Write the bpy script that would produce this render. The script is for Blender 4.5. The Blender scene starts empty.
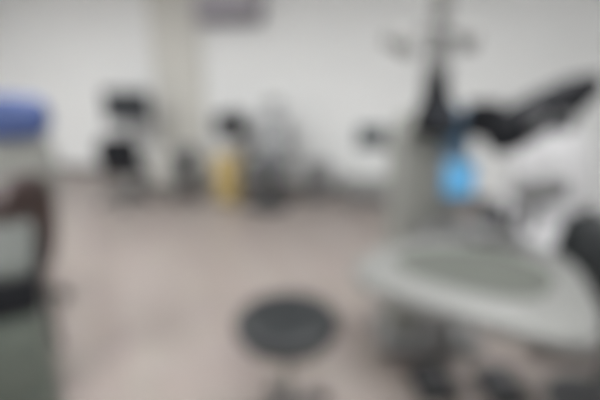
import bpy, bmesh, math, random
from mathutils import Vector, Matrix
random.seed(4)
sc = bpy.context.scene
COL = sc.collection
PI = math.pi
# ---------------------------------------------------------------- camera
cam = bpy.data.cameras.new('camera'); camo = bpy.data.objects.new('camera', cam); COL.objects.link(camo)
cam.sensor_width = 36; cam.lens = 26; cam.clip_start = .02
CZ = 1.5; PITCH = math.radians(17)
camo.location = (0, 0, CZ); camo.rotation_euler = (PI/2-PITCH, 0, 0)
sc.camera = camo
# the photograph is out of focus all over: the lens is focused far too near
cam.dof.use_dof = True
cam.dof.focus_distance = 0.15
cam.dof.aperture_fstop = 2.35
# ---------------------------------------------------------------- world, lights
w = bpy.data.worlds.new('world'); sc.world = w; w.use_nodes = True
w.node_tree.nodes['Background'].inputs[0].default_value = (.9, .95, 1, 1)
w.node_tree.nodes['Background'].inputs[1].default_value = .3
sc.view_settings.view_transform = 'Standard'; sc.view_settings.look = 'None'
sc.view_settings.gamma = 1; sc.view_settings.use_curve_mapping = False
sc.view_settings.exposure = 0.0
# room frame: u runs along the back wall, v out of it
TH = math.radians(-16.7)
U = Vector((math.cos(TH), math.sin(TH), 0)); V = Vector((math.sin(TH), -math.cos(TH), 0)); O0 = Vector((0, 5.35, 0))
def R(u, v, z=0): return O0 + U*u + V*v + Vector((0, 0, z))
ROOM_U0, ROOM_U1, ROOM_V1, H = -5.2, 3.7, 7.3, 2.8
F = 433.33
def ray(px, py):
    a = px-300; b = F; c = 200-py
    return Vector((a, b*math.cos(PITCH)+c*math.sin(PITCH), c*math.cos(PITCH)-b*math.sin(PITCH)))
def at(px, py, Y):
    d = ray(px, py); k = Y/d.y; return Vector((d.x*k, Y, CZ+d.z*k))
def onz(px, py, z):
    d = ray(px, py); k = (z-CZ)/d.z; return Vector((d.x*k, d.y*k, z))
# ---------------------------------------------------------------- materials
def mat(name, col, rough=.5, metal=0, noise=0, scale=20, bump=0, emit=None, es=0, col2=None, alpha=None, coat=0):
    m = bpy.data.materials.new(name); m.use_nodes = True; nt = m.node_tree; b = nt.nodes['Principled BSDF']
    b.inputs['Base Color'].default_value = (*col, 1); b.inputs['Roughness'].default_value = rough; b.inputs['Metallic'].default_value = metal
    if coat: b.inputs['Coat Weight'].default_value = coat
    if noise or bump or col2:
        tc = nt.nodes.new('ShaderNodeTexCoord'); n = nt.nodes.new('ShaderNodeTexNoise'); n.inputs['Scale'].default_value = scale; n.inputs['Detail'].default_value = 5
        nt.links.new(tc.outputs['Object'], n.inputs['Vector'])
        if noise or col2:
            r = nt.nodes.new('ShaderNodeValToRGB')
            c2 = col2 or tuple(max(0, x*(1-noise)) for x in col)
            r.color_ramp.elements[0].position = .3; r.color_ramp.elements[1].position = .7
            r.color_ramp.elements[0].color = (*c2, 1); r.color_ramp.elements[1].color = (*col, 1)
            nt.links.new(n.outputs['Fac'], r.inputs['Fac']); nt.links.new(r.outputs['Color'], b.inputs['Base Color'])
        if bump:
            bp = nt.nodes.new('ShaderNodeBump'); bp.inputs['Strength'].default_value = bump; bp.inputs['Distance'].default_value = .01
            nt.links.new(n.outputs['Fac'], bp.inputs['Height']); nt.links.new(bp.outputs['Normal'], b.inputs['Normal'])
    if emit:
        b.inputs['Emission Color'].default_value = (*emit, 1); b.inputs['Emission Strength'].default_value = es
    return m
M = {}
M['wall'] = mat('wall_paint', (.80, .815, .815), .85, noise=.03, scale=3, bump=.05)
M['column'] = mat('column_paint', (.62, .615, .575), .8, noise=.04, scale=3)
M['ceiling'] = mat('ceiling_board', (.5, .5, .49), .9, noise=.06, scale=60, bump=.2)
M['skirt'] = mat('skirting_vinyl', (.16, .145, .13), .5, noise=.1)
M['black'] = mat('black_plastic', (.011, .012, .015), .75, noise=.1)
M['black'].node_tree.nodes['Principled BSDF'].inputs['Specular IOR Level'].default_value = .2
M['blackleather'] = mat('black_leatherette', (.010, .013, .015), .5, noise=.2, scale=60, bump=.25)
M['darkgrey'] = mat('dark_grey_plastic', (.07, .072, .076), .45, noise=.1)
M['midgrey'] = mat('mid_grey_plastic', (.2, .2, .2), .5, noise=.06)
M['grey'] = mat('pale_grey_enamel', (.27, .275, .255), .4, noise=.04, scale=8)
M['lightgrey'] = mat('light_grey_enamel', (.20, .203, .196), .35, noise=.03, scale=8)
M['postgrey'] = mat('grey_post_enamel', (.19, .19, .185), .4, noise=.04, scale=8)
M['white'] = mat('white_enamel', (.74, .74, .74), .35, noise=.03, scale=8)
M['whiteleather'] = mat('white_leatherette', (.47, .47, .48), .4, noise=.04, scale=40, bump=.15)
M['greyleather'] = mat('grey_leatherette', (.30, .31, .32), .5, noise=.06, scale=40, bump=.15)
M['chrome'] = mat('brushed_chrome', (.55, .55, .54), .25, 1, noise=.08, scale=50)
M['mat'] = mat('grey_green_rubber', (.085, .092, .08), .8, noise=.1, scale=80, bump=.1)
M['tile'] = M['mat']
M['blue'] = mat('blue_leatherette', (.05, .085, .235), .5, noise=.12, scale=40, bump=.15)
M['maroon'] = mat('dark_maroon_leather', (.035, .016, .014), .4, noise=.25, scale=30, bump=.25)
M['cabinet'] = mat('grey_green_laminate', (.10, .118, .10), .5, noise=.06, scale=12)
M['cabtop'] = mat('pale_green_grey_laminate', (.075, .082, .076), .8, noise=.04, scale=12)
M['yellow'] = mat('yellow_plastic', (.52, .40, .17), .4, noise=.06)
M['lav'] = mat('lavender_grey_casing', (.36, .345, .38), .5, noise=.03)
M['lavshade'] = mat('grille_underside_shade', (.24, .225, .25), .6, noise=.05)  # casing tone darkened to carry the shade under the unit
M['teal'] = mat('teal_grey_plastic', (.06, .10, .105), .4, noise=.08)
M['glass'] = mat('dark_screen_glass', (.02, .024, .03), .4)
M['screen'] = mat('blue_lit_screen', (.05, .2, .4), .3, emit=(.12, .42, .66), es=.48)
M['bluebody'] = mat('blue_plastic', (.07, .14, .22), .4, noise=.1)
M['lens'] = mat('optical_glass', (.03, .04, .06), .05, coat=1)
M['lamp'] = mat('lamp_diffuser', (.9, .9, .9), .5, emit=(1, 1, .995), es=55.0)
M['paper'] = mat('white_paper', (.8, .8, .78), .8, noise=.03)
# floor: pinkish vinyl planks laid diagonally
def floor_mat():
    m = bpy.data.materials.new('pinkish_vinyl_planks'); m.use_nodes = True; nt = m.node_tree; b = nt.nodes['Principled BSDF']
    tc = nt.nodes.new('ShaderNodeTexCoord'); mp = nt.nodes.new('ShaderNodeMapping'); mp.inputs['Rotation'].default_value = (0, 0, math.radians(50))
    br = nt.nodes.new('ShaderNodeTexBrick'); br.inputs['Scale'].default_value = 1
    br.inputs['Brick Width'].default_value = 1.2; br.inputs['Row Height'].default_value = .18; br.inputs['Mortar Size'].default_value = .002
    br.inputs['Color1'].default_value = (.325, .28, .258, 1); br.inputs['Color2'].default_value = (.365, .322, .30, 1); br.inputs['Mortar'].default_value = (.26, .22, .2, 1)
    n = nt.nodes.new('ShaderNodeTexNoise'); n.inputs['Scale'].default_value = 7; n.inputs['Detail'].default_value = 6
    mp2 = nt.nodes.new('ShaderNodeMapping'); mp2.inputs['Rotation'].default_value = (0, 0, math.radians(50)); mp2.inputs['Scale'].default_value = (.6, 7, 1)
    mx = nt.nodes.new('ShaderNodeMix'); mx.data_type = 'RGBA'; mx.blend_type = 'MULTIPLY'; mx.inputs[0].default_value = .25
    nt.links.new(tc.outputs['Object'], mp.inputs[0]); nt.links.new(mp.outputs[0], br.inputs['Vector'])
    nt.links.new(tc.outputs['Object'], mp2.inputs[0]); nt.links.new(mp2.outputs[0], n.inputs['Vector'])
    nt.links.new(br.outputs['Color'], mx.inputs[6]); nt.links.new(n.outputs['Color'], mx.inputs[7])
    nt.links.new(mx.outputs[2], b.inputs['Base Color']); b.inputs['Roughness'].default_value = .42
    return m
M['floor'] = floor_mat()
# ---------------------------------------------------------------- mesh helpers
def bevel_box(bm, cx, cy, cz, sx, sy, sz, bev=.01, seg=2, rot=None):
    t = bmesh.new(); bmesh.ops.create_cube(t, size=1)
    bmesh.ops.scale(t, vec=(sx, sy, sz), verts=t.verts)
    if bev: bmesh.ops.bevel(t, geom=t.edges[:], offset=min(bev, min(sx, sy, sz)*.49), segments=seg, affect='EDGES', profile=.5)
    if rot is not None: bmesh.ops.transform(t, matrix=rot, verts=t.verts)
    bmesh.ops.translate(t, vec=(cx, cy, cz), verts=t.verts); merge(bm, t)
def merge(bm, t):
    me = bpy.data.meshes.new('tmp'); t.to_mesh(me); t.free(); bm.from_mesh(me); bpy.data.meshes.remove(me)
def lathe(bm, prof, n=40, mtx=None):
    """prof: list of (r, z)"""
    t = bmesh.new(); rings = []
    for r, z in prof:
        if r < 1e-5: rings.append([t.verts.new((0, 0, z))])
        else: rings.append([t.verts.new((r*math.cos(2*PI*i/n), r*math.sin(2*PI*i/n), z)) for i in range(n)])
    for a, b in zip(rings, rings[1:]):
        for i in range(n):
            j = (i+1) % n
            if len(a) == 1 and len(b) == 1: continue
            if len(a) == 1: t.faces.new((a[0], b[i], b[j]))
            elif len(b) == 1: t.faces.new((a[i], b[0], a[j]))
            else: t.faces.new((a[i], b[i], b[j], a[j]))
    if len(rings[0]) > 1: t.faces.new(rings[0])
    if len(rings[-1]) > 1: t.faces.new(rings[-1][::-1])
    bmesh.ops.recalc_face_normals(t, faces=t.faces)
    if mtx is not None: bmesh.ops.transform(t, matrix=mtx, verts=t.verts)
    merge(bm, t)
def tube(bm, pts, rad, n=16):
    pts = [Vector(p) for p in pts]; rs = rad if isinstance(rad, (list, tuple)) else [rad]*len(pts)
    t = bmesh.new(); prev = None; rings = []
    for i, p in enumerate(pts):
        d = (pts[min(i+1, len(pts)-1)]-pts[max(i-1, 0)]).normalized()
        x = d.orthogonal().normalized() if prev is None else (prev-d*prev.dot(d)).normalized()
        prev = x; y = d.cross(x)
        rings.append([t.verts.new(p+(x*math.cos(2*PI*k/n)+y*math.sin(2*PI*k/n))*rs[i]) for k in range(n)])
    for a, b in zip(rings, rings[1:]):
        for k in range(n): t.faces.new((a[k], a[(k+1) % n], b[(k+1) % n], b[k]))
    t.faces.new(rings[0][::-1]); t.faces.new(rings[-1])
    bmesh.ops.recalc_face_normals(t, faces=t.faces); merge(bm, t)
def smooth_path(pts, k=6):
    P = [Vector(p) for p in pts]; out = []
    for i in range(len(P)-1):
        a, b, c, d = P[max(i-1, 0)], P[i], P[i+1], P[min(i+2, len(P)-1)]
        for s in range(k):
            t = s/k
            out.append(.5*((2*b)+(c-a)*t+(2*a-5*b+4*c-d)*t*t+(3*b-a-3*c+d)*t**3))
    out.append(P[-1]); return out
def prism(bm, poly, z0, z1, bev=.01, seg=2):
    t = bmesh.new(); vs = [t.verts.new((x, y, z0)) for x, y in poly]; f = t.faces.new(vs)
    r = bmesh.ops.extrude_face_region(t, geom=[f]); bmesh.ops.translate(t, vec=(0, 0, z1-z0), verts=[v for v in r['geom'] if isinstance(v, bmesh.types.BMVert)])
    bmesh.ops.recalc_face_normals(t, faces=t.faces)
    if bev:
        es = [e for e in t.edges if abs(e.verts[0].co.z-e.verts[1].co.z) < 1e-6]
        bmesh.ops.bevel(t, geom=es, offset=bev, segments=seg, affect='EDGES', profile=.5)
    merge(bm, t)
def pad(bm, cx, cy, cz, sx, sy, sz, rot=None, e=4.0, n=28, m=14):
    """superellipsoid cushion"""
    t = bmesh.new()
    def sp(c, p): return math.copysign(abs(c)**p, c)
    rings = []
    for i in range(m+1):
        ph = -PI/2+PI*i/m
        ring = []
        for j in range(n):
            th = 2*PI*j/n
            ring.append(t.verts.new((sx/2*sp(math.cos(ph), .5)*sp(math.cos(th), 2/e), sy/2*sp(math.cos(ph), .5)*sp(math.sin(th), 2/e), sz/2*sp(math.sin(ph), .7))))
        rings.append(ring)
    for a, b in zip(rings, rings[1:]):
        for k in range(n): t.faces.new((a[k], a[(k+1) % n], b[(k+1) % n], b[k]))
    bmesh.ops.remove_doubles(t, verts=t.verts, dist=1e-5); bmesh.ops.recalc_face_normals(t, faces=t.faces)
    if rot is not None: bmesh.ops.transform(t, matrix=rot, verts=t.verts)
    bmesh.ops.translate(t, vec=(cx, cy, cz), verts=t.verts); merge(bm, t)
def rx(a): return Matrix.Rotation(math.radians(a), 4, 'X')
def ry(a): return Matrix.Rotation(math.radians(a), 4, 'Y')
def rz(a): return Matrix.Rotation(math.radians(a), 4, 'Z')
def obj(name, fn, material, parent=None, label=None):
    bm = bmesh.new(); fn(bm); me = bpy.data.meshes.new(name); bm.to_mesh(me); bm.free()
    me.polygons.foreach_set('use_smooth', [True]*len(me.polygons))
    try: me.set_sharp_from_angle(angle=math.radians(38))
    except Exception: pass
    me.materials.append(M[material]); o = bpy.data.objects.new(name, me); COL.objects.link(o)
    if parent: o.parent = parent
    if label: o['label'] = label
    return o
def thing(name, label, cat, loc=(0, 0, 0), rotz=0, group=None):
    o = bpy.data.objects.new(name, None); o.empty_display_size = .1; COL.objects.link(o)
    o.location = loc; o.rotation_euler = (0, 0, rotz); o['label'] = label; o['category'] = cat
    if group: o['group'] = group
    return o
def struct(name, fn, material):
    o = obj(name, fn, material); o['kind'] = 'structure'; return o
def room(o, u=0, v=0, z=0): o.location = R(u, v, z); o.rotation_euler = (0, 0, TH); return o
# in the room frame local x = u, local y = -v (towards the wall is +y)
# ---------------------------------------------------------------- the setting
W = ROOM_U1-ROOM_U0; UC = (ROOM_U0+ROOM_U1)/2
room(struct('floor', lambda b: bevel_box(b, 0, 0, -.05, W+.2, ROOM_V1+.2, .1, 0), 'floor'), UC, ROOM_V1/2)
room(struct('ceiling', lambda b: bevel_box(b, 0, 0, .05, W+.2, ROOM_V1+.2, .1, 0), 'ceiling'), UC, ROOM_V1/2, H)
room(struct('wall_back', lambda b: bevel_box(b, 0, .05, H/2, W+.2, .1, H, 0), 'wall'), UC, 0)
room(struct('wall_front', lambda b: bevel_box(b, 0, -.05, H/2, W+.2, .1, H, 0), 'wall'), UC, ROOM_V1)
room(struct('wall_left', lambda b: bevel_box(b, -.05, 0, H/2, .1, ROOM_V1, H, 0), 'wall'), ROOM_U0, ROOM_V1/2)
room(struct('wall_right', lambda b: bevel_box(b, .05, 0, H/2, .1, ROOM_V1, H, 0), 'wall'), ROOM_U1, ROOM_V1/2)
room(struct('baseboard_back', lambda b: bevel_box(b, 0, -.008, .05, W, .016, .1, .004), 'skirt'), UC, 0)
room(struct('baseboard_left', lambda b: bevel_box(b, .008, 0, .05, .016, ROOM_V1-.04, .1, .004), 'skirt'), ROOM_U0, ROOM_V1/2)
room(struct('baseboard_right', lambda b: bevel_box(b, -.008, 0, .05, .016, ROOM_V1-.04, .1, .004), 'skirt'), ROOM_U1, ROOM_V1/2)
def uv_of(px, py, v):
    """u coordinate along the wall where the pixel's sight line meets distance v from it"""
    d = ray(px, py); C0 = Vector((0, 0, CZ)); k = (v-(C0-O0).dot(V))/d.dot(V); p = C0+d*k
    return (p-O0).dot(U), p.z
cu0 = uv_of(146, 30, .12)[0]; cu1 = uv_of(196, 30, .12)[0]
room(struct('trim_1', lambda b: bevel_box(b, 0, -.03, H/2+.0, cu1-cu0, .06, H, .006), 'column'), (cu0+cu1)/2, 0)
for i, (u, v) in enumerate([(-3.4, 2.9), (-.8, 2.9), (1.8, 2.9), (-3.4, 5.4), (-.8, 5.4), (1.8, 5.4)]):
    t = thing('ceiling_light', 'square recessed ceiling light panel over the room', 'ceiling light', R(u, v, H), TH, 'ceiling light panels')
    obj('frame', lambda b: [bevel_box(b, sx*.3, sy*.3, -.012, .6 if sy else .03, .6 if sx else .03, .024, .003) for sx, sy in ((1, 0), (-1, 0), (0, 1), (0, -1))], 'white', t)
    obj('diffuser', lambda b: bevel_box(b, 0, 0, -.008, .57, .57, .012, 0), 'lamp', t)
# ---------------------------------------------------------------- wall unit at the top
u, z = uv_of(228, 14, .12)
t = thing('air_conditioner', 'lavender-grey box-shaped air conditioner high on the back wall', 'air conditioner', R(u, 0, 0), TH)
obj('casing', lambda b: bevel_box(b, 0, -.11, 2.21, .80, .2, .38, .03, 3), 'lav', t)
obj('air_outlet', lambda b: [bevel_box(b, 0, -.215, 2.01+.022*k, .72, .03, .012, .003) for k in range(4)]+[bevel_box(b, 0, -.13, 2.01, .74, .15, .05, .008)], 'lavshade', t, 'slatted outlet, underside shade put into its colour')
# ---------------------------------------------------------------- builders
def five_star(root, r=.28, mat_='black', zb=.03, col='chrome', htop=.4):
    for k in range(5):
        a = 2*PI*k/5+.3
        leg = obj('leg', lambda b: tube(b, [(.02*math.cos(a), .02*math.sin(a), .095), (r*.55*math.cos(a), r*.55*math.sin(a), .085), (r*math.cos(a), r*math.sin(a), .062)], [.026, .021, .015], 10), mat_, root)
        obj('caster', lambda b: [lathe(b, [(0, -.022), (.02, -.022), (.027, -.016), (.027, .016), (.02, .022), (0, .022)], 18, Matrix.Translation((r*math.cos(a), r*math.sin(a), .028)) @ rz(math.degrees(a)+90) @ ry(90)),
                                 tube(b, [(r*math.cos(a), r*math.sin(a), .035), (r*math.cos(a), r*math.sin(a), .066)], .008, 8)], 'black', leg)
    obj('gas_column', lambda b: lathe(b, [(.028, .06), (.028, .2), (.026, .21), (.016, .212), (.016, htop)], 20), col, root)
# --- foreground round stool
def round_stool(loc, label, z=.55, r=.175, group=None):
    t = thing('round_stool', label, 'stool', loc, .4, group)
    s = obj('seat', lambda b: lathe(b, [(0, z-.085), (r*.8, z-.085), (r*.93, z-.078), (r*.99, z-.055), (r, z-.035), (r*.985, z-.016), (r*.93, z-.004), (r*.8, z+.003), (r*.5, z+.004), (0, z+.002)], 56), 'blackleather', t)
    obj('piping', lambda b: lathe(b, [(r*.99, z-.052), (r*1.012, z-.047), (r*1.016, z-.042), (r*1.012, z-.037), (r*.99, z-.032), (r*.96, z-.042), (r*.99, z-.052)], 56), 'darkgrey', s)
    obj('seat_plate', lambda b: lathe(b, [(0, z-.112), (.09, z-.112), (.1, z-.1), (.12, z-.087), (0, z-.087)], 30), 'darkgrey', t)
    obj('lever', lambda b: tube(b, smooth_path([(0, -.02, z-.1), (.08, -.03, z-.105), (.17, -.04, z-.12)], 4), [.006]*8+[.009], 8), 'black', t)
    five_star(t, .21, 'darkgrey', htop=z-.1)
    return t
p = onz(287, 315, .55)
round_stool((p.x, p.y, 0), 'black padded round stool standing alone on the floor in the foreground', r=.208)
# --- background instrument table with monitor
def desk(root, wd, dp, h, mat_='white'):
    obj('table_top', lambda b: bevel_box(b, 0, 0, h-.015, wd, dp, .03, .012, 3), mat_, root)
    obj('column', lambda b: bevel_box(b, 0, .02, (h-.03+.05)/2, .09, .07, h-.08, .01), mat_, root)
    obj('foot', lambda b: [bevel_box(b, sx*wd*.36, 0, .04, .05, dp*.95, .035, .012) for sx in (-1, 1)]+[bevel_box(b, 0, .02, .045, wd*.7, .06, .03, .01)], 'lightgrey', root)
def monitor(root, cx, cy, cz, wd, hh, z0, tilt=0, body='black'):
    obj('housing', lambda b: bevel_box(b, cx, cy, cz, wd, .045, hh, .015, 3, rx(tilt)), body, root)
    obj('screen', lambda b: bevel_box(b, cx, cy-.024, cz+.003, wd*.9, .006, hh*.84, .002, 1, rx(tilt)), 'glass', root, 'dark glass screen')
    obj('stand', lambda b: [bevel_box(b, cx, cy+.02, (cz+z0)/2, .05, .025, abs(cz-z0), .006), lathe(b, [(0, z0), (.09, z0), (.085, z0+.012), (0, z0+.016)], 24, Matrix.Translation((cx, cy, 0)))], body, root)
def bg(px, v): return uv_of(px, 180, v)[0]
u = bg(132, .5)
t = thing('instrument_table', 'white pedestal table under the wide black monitor by the back wall', 'table', R(u, .5), TH)
desk(t, .5, .44, .70, 'white')
u2 = bg(134, .48); z2 = .702
t = thing('monitor', 'wide black flat monitor standing on the white pedestal table', 'monitor', R(u2, .46, z2), TH)
monitor(t, 0, 0, .33, .68, .40, 0)
# --- dark task chairs in the background
def task_chair(loc, rot, label, s=1.0, mt='black', group='dark chairs along the back wall', seat_h=.47, back=.42, backz=.30):
    t = thing('task_chair', label, 'chair', loc, rot, group)
    obj('seat', lambda b: pad(b, 0, 0, seat_h, .46*s, .44*s, .1), mt, t)
    obj('backrest', lambda b: pad(b, 0, .21*s, seat_h+backz, .42*s, .09, back, rx(-8)), mt, t)
    obj('back_bracket', lambda b: tube(b, smooth_path([(0, .05, seat_h-.06), (0, .22*s, seat_h-.04), (0, .27*s, seat_h+.08), (0, .26*s, seat_h+backz)], 4), .016, 10), 'darkgrey', t)
    five_star(t, .27*s, 'darkgrey', htop=seat_h-.03)
    return t
task_chair(R(bg(126, 1.1), 1.1), TH+PI+.5, 'black swivel chair in front of the table with the wide black monitor', seat_h=.40, back=.38, backz=.22, s=1.05)
task_chair(R(bg(186, .75), .75), TH+.5, 'low dark grey swivel chair just left of the yellow bin', mt='darkgrey', s=.7, seat_h=.3, back=.26, backz=.18)
# white box beside
u = bg(166, .45)
t = thing('drawer_unit', 'small cream drawer unit between the two dark swivel chairs', 'drawer unit', R(u, .35), TH)
obj('body', lambda b: bevel_box(b, 0, 0, .27, .3, .34, .46, .01), 'column', t)
for k in range(3):
    d = obj('drawer', lambda b: bevel_box(b, 0, -.176, .13+.14*k, .28, .016, .13, .005), 'column', t)
    obj('handle', lambda b: bevel_box(b, 0, -.19, .16+.14*k, .09, .014, .012, .004), 'chrome', d)
for sx in (-1, 1):
    for sy in (-1, 1): obj('caster', lambda b: lathe(b, [(0, -.01), (.02, -.01), (.02, .01), (0, .01)], 12, Matrix.Translation((sx*.12, sy*.13, .02)) @ ry(90)), 'black', t)
# --- yellow bin
u = bg(229, .72)
t = thing('waste_bin', 'yellow plastic waste bin with a hinged lid near the back wall', 'bin', R(u, .72), TH)
def ybin(b):
    prof = [(.0, .0), (.13, .0), (.142, .015), (.165, .42), (.17, .44), (.165, .445), (.16, .44), (.0, .44)]

    lathe(b, prof, 4, rz(45) @ Matrix.Scale(1.15, 4))
    bmesh.ops.bevel(b, geom=[e for e in b.edges if abs(e.verts[0].co.z-e.verts[1].co.z) > .2], offset=.03, segments=4, affect='EDGES')
obj('body', ybin, 'yellow', t)
obj('lid', lambda b: bevel_box(b, 0, 0, .52, .30, .30, .05, .022, 3), 'yellow', t)
obj('pedal', lambda b: bevel_box(b, 0, -.175, .03, .09, .07, .018, .006), 'darkgrey', t)
# --- instrument table with black autorefractor behind the yellow bin
u = bg(233, .3)
t = thing('instrument_table', 'narrow white instrument table behind the yellow bin', 'table', R(u, .28), TH)
desk(t, .40, .36, .66)
t = thing('eye_tester', 'small dark eye-testing instrument on the narrow table above the yellow bin', 'instrument', R(u, .28, .662), TH)
obj('base', lambda b: bevel_box(b, 0, 0, .04, .24, .26, .08, .02, 3), 'midgrey', t)
obj('head', lambda b: bevel_box(b, 0, -.01, .18, .36, .24, .26, .05, 4), 'black', t)
obj('eyepiece', lambda b: lathe(b, [(0, 0), (.045, 0), (.05, .03), (.035, .04), (0, .03)], 20, Matrix.Translation((0, -.115, .22)) @ rx(90)), 'lens', t)
obj('chin_rest', lambda b: [bevel_box(b, 0, .13, .1, .12, .04, .02, .008), tube(b, smooth_path([(-.11, .14, .02), (-.11, .14, .28), (0, .15, .34), (.11, .14, .28), (.11, .14, .02)], 5), .009, 8)], 'lightgrey', t)
# --- examination chair grey (258,105)->(270,190)
def exam_chair(loc, rot, label, upper, lower, seat, s=1.0, base='darkgrey'):
    t = thing('examination_chair', label, 'chair', loc, rot)
    obj('headrest', lambda b: pad(b, 0, .27*s, 1.24*s, .24*s, .09*s, .16*s, rx(-10)), upper, t)
    obj('headrest_post', lambda b: tube(b, [(0, .27*s, 1.0*s), (0, .29*s, 1.22*s)], .018*s, 10), 'chrome', t)
    obj('backrest', lambda b: pad(b, 0, .22*s, .83*s, .46*s, .13*s, .60*s, rx(-10)), lower, t)
    obj('seat', lambda b: pad(b, 0, -.08*s, .5*s, .5*s, .56*s, .14*s), seat, t)
    for k in (-1, 1):
        a = obj('armrest', lambda b: pad(b, k*.28*s, -.04*s, .70*s, .08*s, .34*s, .06*s), seat, t)
        obj('armrest_post', lambda b: tube(b, smooth_path([(k*.28*s, .05*s, .69*s), (k*.29*s, .07*s, .56*s), (k*.22*s, .08*s, .48*s)], 4), .014*s, 8), 'chrome', a)
    obj('pedestal', lambda b: lathe(b, [(0, .0), (.30*s, .0), (.30*s, .02*s), (.27*s, .05*s), (.14*s, .07*s), (.11*s, .1*s), (.1*s, .4*s), (.16*s, .44*s), (0, .44*s)], 36), base, t)
    obj('footrest', lambda b: [bevel_box(b, 0, -.46*s, .14*s, .34*s, .18*s, .03*s, .01, 2, rx(12)), tube(b, smooth_path([(0, -.3*s, .42*s), (0, -.4*s, .3*s), (0, -.45*s, .15*s)], 4), .022*s, 8)], base, t)
    return t
exam_chair(R(bg(270, .66), .66), TH+.12, 'grey examination chair with a headrest beside the yellow bin', 'greyleather', 'greyleather', 'darkgrey', .88)
# --- small dark stool at 318,172
t = thing('waste_bin', 'small grey cylindrical bin against the back wall right of the grey examination chair', 'bin', R(bg(318, .3), .3), TH)
obj('body', lambda b: lathe(b, [(0, 0), (.13, 0), (.135, .02), (.145, .38), (0, .38)], 36), 'midgrey', t)
obj('lid', lambda b: lathe(b, [(.15, .38), (.152, .41), (.13, .44), (.06, .455), (0, .457)], 36), 'midgrey', t)
obj('pedal', lambda b: bevel_box(b, 0, -.15, .03, .07, .06, .015, .005), 'darkgrey', t)
# cable trunking / low cupboard on the floor between 330 and 400
t = thing('low_bench', 'low grey storage bench along the back wall left of the refraction unit', 'bench', R(bg(372, .25), .25), TH)
obj('body', lambda b: bevel_box(b, 0, 0, .12, .62, .3, .2, .01), 'midgrey', t)
obj('top', lambda b: bevel_box(b, 0, 0, .235, .66, .33, .03, .01), 'grey', t)
for sx in (-.15, .15): obj('door', lambda b: bevel_box(b, sx, -.153, .12, .29, .012, .18, .004), 'midgrey', t)
# ---------------------------------------------------------------- left foreground
# blue-backed chair behind
t = thing('treatment_chair', 'tall blue-topped padded chair with grey shell, cut by the left edge', 'chair', (-1.83, 2.5, 0), .15)
obj('headrest', lambda b: pad(b, 0, .2, 1.205, .60, .15, .27, rx(-6), 3.2), 'blue', t, 'blue padded top')
obj('back_shell', lambda b: pad(b, 0, .235, .86, .56, .10, .56, rx(-6)), 'grey', t, 'grey lower back shell')
obj('seat', lambda b: pad(b, 0, -.02, .5, .54, .46, .13), 'midgrey', t)
five_star(t, .26, 'darkgrey', htop=.44)
# dark maroon chair, its back to the middle of the room
t = thing('leather_armchair', 'dark maroon leather armchair just behind the grey-green cabinet', 'chair', (-1.52, 1.84, 0), -PI/2+.1)
obj('seat', lambda b: pad(b, 0, 0, .46, .54, .5, .16), 'maroon', t)
obj('backrest', lambda b: pad(b, 0, .24, .77, .54, .14, .52, rx(-4)), 'maroon', t)
for k in (-1, 1):
    a = obj('armrest', lambda b: pad(b, k*.29, 0, .66, .09, .46, .09), 'maroon', t)
    obj('arm_support', lambda b: bevel_box(b, k*.29, 0, .52, .04, .3, .24, .015), 'black', a)
for sx in (-1, 1):
    for sy in (-1, 1): obj('leg', lambda b: tube(b, [(sx*.2, sy*.18, .40), (sx*.21, sy*.2, .0)], [.02, .014], 10), 'black', t)
# cabinet
t = thing('cabinet', 'grey-green cabinet with pale worktop in the near left corner, cut by the edge', 'cabinet', (-1.05, 1.023, 0), math.radians(30))
obj('body', lambda b: bevel_box(b, 0, 0, .47, .6, .40, .86, .008), 'cabinet', t)
obj('plinth', lambda b: bevel_box(b, 0, 0, .02, .56, .36, .04, .003), 'black', t)
obj('worktop', lambda b: bevel_box(b, 0, 0, 1.005, .62, .42, .03, .012, 3), 'cabtop', t)
obj('upper_box', lambda b: bevel_box(b, 0, 0, .942, .63, .43, .10, .01, 3), 'black', t, 'black band below the worktop')
dr = obj('drawer', lambda b: bevel_box(b, 0, -.208, .77, .58, .016, .22, .004), 'cabinet', t)
obj('handle', lambda b: bevel_box(b, 0, -.225, .83, .14, .014, .014, .005), 'chrome', dr)
for k in (-1, 1):
    dr = obj('door', lambda b: bevel_box(b, k*.146, -.208, .35, .286, .016, .56, .004), 'cabinet', t)
    obj('handle', lambda b: bevel_box(b, k*.03, -.225, .55, .014, .014, .12, .005), 'chrome', dr)
# ---------------------------------------------------------------- the refraction unit on the right
TZ = .80
t = thing('refraction_unit', 'pale grey refraction unit with a wide curved table and tall column', 'eye examination unit')
unit = t
edge = [onz(x, y, TZ) for x, y in ((352, 266), (368, 281), (400, 293), (440, 304), (490, 318), (540, 331), (578, 338), (603, 334))]
back = [onz(x, y, TZ) for x, y in ((598, 300), (574, 262), (530, 240), (480, 233), (425, 238), (375, 248))]
poly = smooth_path(edge+back+[edge[0]], 5)[:-1]
pc = [(q.x, q.y) for q in poly]
obj('table_top', lambda b: prism(b, pc, TZ-.055, TZ, .018, 3), 'lightgrey', t)
ce = Vector((sum(q[0] for q in pc)/len(pc), sum(q[1] for q in pc)/len(pc)))
inner = [(q.x, q.y) for q in smooth_path([onz(x, y, TZ) for x, y in ((393, 256), (405, 270), (450, 286), (510, 298), (546, 294), (550, 272), (500, 252), (430, 248), (393, 256))], 4)[:-1]]
obj('top_inlay', lambda b: prism(b, inner, TZ-.002, TZ+.004, .002, 1), 'mat', t, 'darker rubber inlay on the table top')
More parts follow.
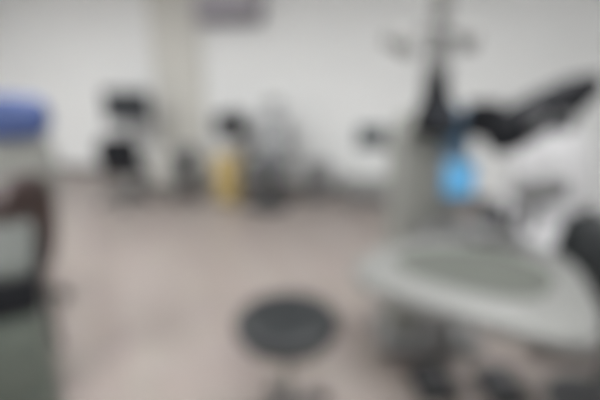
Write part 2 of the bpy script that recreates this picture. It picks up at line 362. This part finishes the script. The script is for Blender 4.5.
# column and base
CX, CY = .66, 2.12
obj('column', lambda b: [bevel_box(b, CX-.02, CY+.06, .62, .34, .24, 1.24, .05, 4), bevel_box(b, CX-.02, CY+.04, 1.22, .30, .22, .14, .05, 4)], 'grey', t)
obj('base', lambda b: bevel_box(b, CX+.05, CY+.04, .05, .56, .36, .09, .04, 4), 'midgrey', t)
obj('table_support', lambda b: [bevel_box(b, CX+.04, CY-.22, .70, .26, .5, .09, .02), bevel_box(b, CX+.06, CY-.12, .4, .16, .16, .64, .03)], 'midgrey', t)
pp = at(438, 60, CY+.04)
obj('lamp_post', lambda b: [tube(b, [(pp.x, CY+.04, 1.2), (pp.x, CY+.04, 2.5)], .046, 18), lathe(b, [(.065, 1.25), (.065, 1.5), (.05, 1.53), (0, 1.53)], 24, Matrix.Translation((pp.x, CY+.04, 0)))], 'postgrey', t)
a0 = at(468, 38, CY); a1 = at(402, 42, CY-.05); am = at(438, 30, CY)
arm = obj('lamp_arm', lambda b: tube(b, smooth_path([a0, am, at(418, 30, CY-.03), a1], 6), .017, 12), 'postgrey', t)
obj('lamp_head', lambda b: lathe(b, [(0, .05), (.03, .045), (.075, .01), (.085, -.03), (.078, -.04), (0, -.03)], 30, Matrix.Translation(a1) @ ry(25)), 'postgrey', t)
obj('arm_joint', lambda b: [bevel_box(b, a0.x, a0.y, a0.z-.01, .09, .09, .10, .03, 3)], 'postgrey', t)
# side display on the left (teal)
s0 = at(372, 137, CY+.3)
mt = obj('side_monitor', lambda b: bevel_box(b, s0.x, s0.y, s0.z, .17, .05, .12, .015, 3), 'teal', unit, 'small teal-grey monitor')
obj('screen', lambda b: bevel_box(b, s0.x, s0.y-.027, s0.z, .15, .006, .10, .002, 1), 'glass', mt)
obj('bracket', lambda b: tube(b, smooth_path([(s0.x, s0.y+.01, s0.z), (s0.x+.06, s0.y+.03, s0.z-.02), (CX-.185, CY+.12, s0.z-.04)], 5), .012, 10), 'grey', mt)
# black upright lamp/projector housing
b0 = at(436, 122, CY-.16); b1 = at(437, 68, CY-.16)
h = obj('projector_head', lambda b: tube(b, smooth_path([b0+Vector((0, 0, -.06)), b0, (b0*.5+b1*.5), b1], 5), [.07, .086, .095, .099, .1, .1, .097, .092, .084, .068, .06, .053, .045, .038, .03, .022][:16], 24), 'black', unit, 'tall black tapering head')
obj('lens', lambda b: lathe(b, [(0, 0), (.03, 0), (.032, .03), (0, .03)], 20, Matrix.Translation(b0+Vector((0, -.09, .04))) @ rx(90)), 'lens', h)
obj('clamp', lambda b: bevel_box(b, b0.x, CY-.08, b0.z+.02, .07, .12, .06, .015), 'darkgrey', h)
# blue display
d0 = at(458, 178, CY-.24)
h = thing('blue_screen', 'bright blue lit touch screen standing on the pale grey table', 'screen')
obj('housing', lambda b: bevel_box(b, d0.x, d0.y, d0.z, .155, .03, .17, .012, 3, rx(-8)), 'midgrey', h)
obj('display', lambda b: bevel_box(b, d0.x, d0.y-.017, d0.z, .135, .006, .15, .002, 1, rx(-8)), 'screen', h, 'glowing blue display')
obj('stand', lambda b: [bevel_box(b, d0.x, d0.y+.03, (d0.z+TZ)/2, .04, .025, d0.z-TZ, .008), bevel_box(b, d0.x, d0.y+.01, TZ+.012, .14, .12, .016, .006)], 'midgrey', h)
d1 = at(457, 136, CY-.18)
h = obj('chart_panel', lambda b: bevel_box(b, d1.x, d1.y, d1.z, .11, .06, .24, .02, 3), 'bluebody', unit, 'dull blue upright panel')
obj('bracket', lambda b: bevel_box(b, d1.x, (d1.y+CY)/2+.02, d1.z, .04, .16, .04, .01), 'darkgrey', h)
# phoropter arm
q0 = at(492, 140, CY-.3); q1 = at(540, 113, CY-.33); q2 = at(586, 88, CY-.36)
h = obj('phoropter_arm', lambda b: tube(b, [q0+(q0-q1)*.12, q0, q0*.7+q1*.3, q1, q1*.3+q2*.7, q2], [.035, .075, .09, .088, .076, .058], 20), 'black', unit, 'thick black arm rising diagonally')
obj('end_cap', lambda b: lathe(b, [(0, -.05), (.04, -.045), (.055, 0), (.04, .045), (0, .05)], 24, Matrix.Translation(q2) @ ry(65)), 'black', h)
j0 = at(484, 118, CY-.28)
obj('pivot', lambda b: [lathe(b, [(0, -.07), (.07, -.065), (.078, 0), (.07, .065), (0, .07)], 26, Matrix.Translation(j0)), bevel_box(b, (q0.x+j0.x)/2, j0.y, (q0.z+j0.z)/2+.01, .14, .10, .10, .03, 3)], 'black', h)
obj('arm_bracket', lambda b: tube(b, [j0, (CX+.06, CY, j0.z)], .03, 14), 'darkgrey', h)
for sx in (-.05, .045): obj('eyepiece', lambda b: lathe(b, [(0, 0), (.034, 0), (.04, .03), (.03, .05), (0, .045)], 20, Matrix.Translation(q1+Vector((sx, -.07, -.03))) @ rx(90)), 'darkgrey', h)
# slit lamp base on the table
s1 = onz(490, 234, TZ+.02)
h = thing('slit_lamp', 'dark grey slit lamp base with joystick on the pale table below the blue screen', 'instrument')
obj('base', lambda b: bevel_box(b, s1.x, s1.y, TZ+.035, .2, .18, .055, .02, 3), 'midgrey', h)
obj('body', lambda b: [lathe(b, [(0, .06), (.07, .06), (.062, .1), (.05, .15), (0, .16)], 28, Matrix.Translation((s1.x, s1.y+.01, TZ)))], 'darkgrey', h)
obj('joystick', lambda b: lathe(b, [(.012, .05), (.01, .11), (.02, .12), (.02, .15), (0, .16)], 16, Matrix.Translation((s1.x+.06, s1.y-.06, TZ))), 'black', h)
s2 = at(541, 191, s1.y+.10)
h = thing('control_box', 'mid grey control console raised on a stem right of the slit lamp', 'console')
obj('console', lambda b: bevel_box(b, s2.x, s2.y, s2.z, .2, .13, .09, .025, 3, ry(-14)), 'midgrey', h)
obj('stem', lambda b: tube(b, [(s2.x-.02, s2.y, s2.z-.02), (s2.x-.03, s2.y-.02, TZ+.004)], .02, 14), 'midgrey', h)
for k in range(4): obj('button', lambda b: bevel_box(b, s2.x-.06+.04*k, s2.y-.068, s2.z-.012+.01*k, .022, .008, .014, .003), 'darkgrey', h)
# white examination chair to the right
exam_chair((1.52, 2.45, 0), -.25, 'white examination chair behind the right end of the pale table', 'whiteleather', 'whiteleather', 'whiteleather', 1.0, 'lightgrey')
# black round-backed chair at the right edge
BK = onz(601, 260, .80)
t = thing('task_chair', 'black chair with a round backrest cut by the right edge of the view', 'chair', (BK.x, BK.y, 0), -1.0)
obj('backrest', lambda b: pad(b, 0, .02, .80, .36, .10, .34, rx(-6), 2.4), 'blackleather', t)
obj('seat', lambda b: pad(b, .02, .26, .5, .44, .42, .09, None, 3), 'blackleather', t)
obj('back_bracket', lambda b: tube(b, smooth_path([(0, .0, .75), (0, -.03, .55), (.02, .1, .44), (.02, .26, .44)], 4), .016, 10), 'darkgrey', t)
obj('pedestal', lambda b: [lathe(b, [(0, 0), (.22, 0), (.22, .015), (.05, .04), (.03, .06), (.025, .44), (0, .44)], 30, Matrix.Translation((.02, .26, 0)))], 'darkgrey', t)
# foot pedals / casters under the table
for px, py, lab in ((432, 387, 'black foot pedal on the floor under the table, nearer the round stool'), (500, 392, 'black foot pedal on the floor under the table, farther from the round stool')):
    f0 = onz(px, py, .0)
    h = thing('foot_pedal', lab, 'pedal', (f0.x, f0.y, 0), .1, 'foot pedals under the table')
    obj('base', lambda b: bevel_box(b, 0, 0, .02, .2, .24, .035, .012, 3), 'black', h)
    obj('treadle', lambda b: bevel_box(b, 0, -.01, .07, .15, .19, .025, .01, 3, rx(10)), 'darkgrey', h)
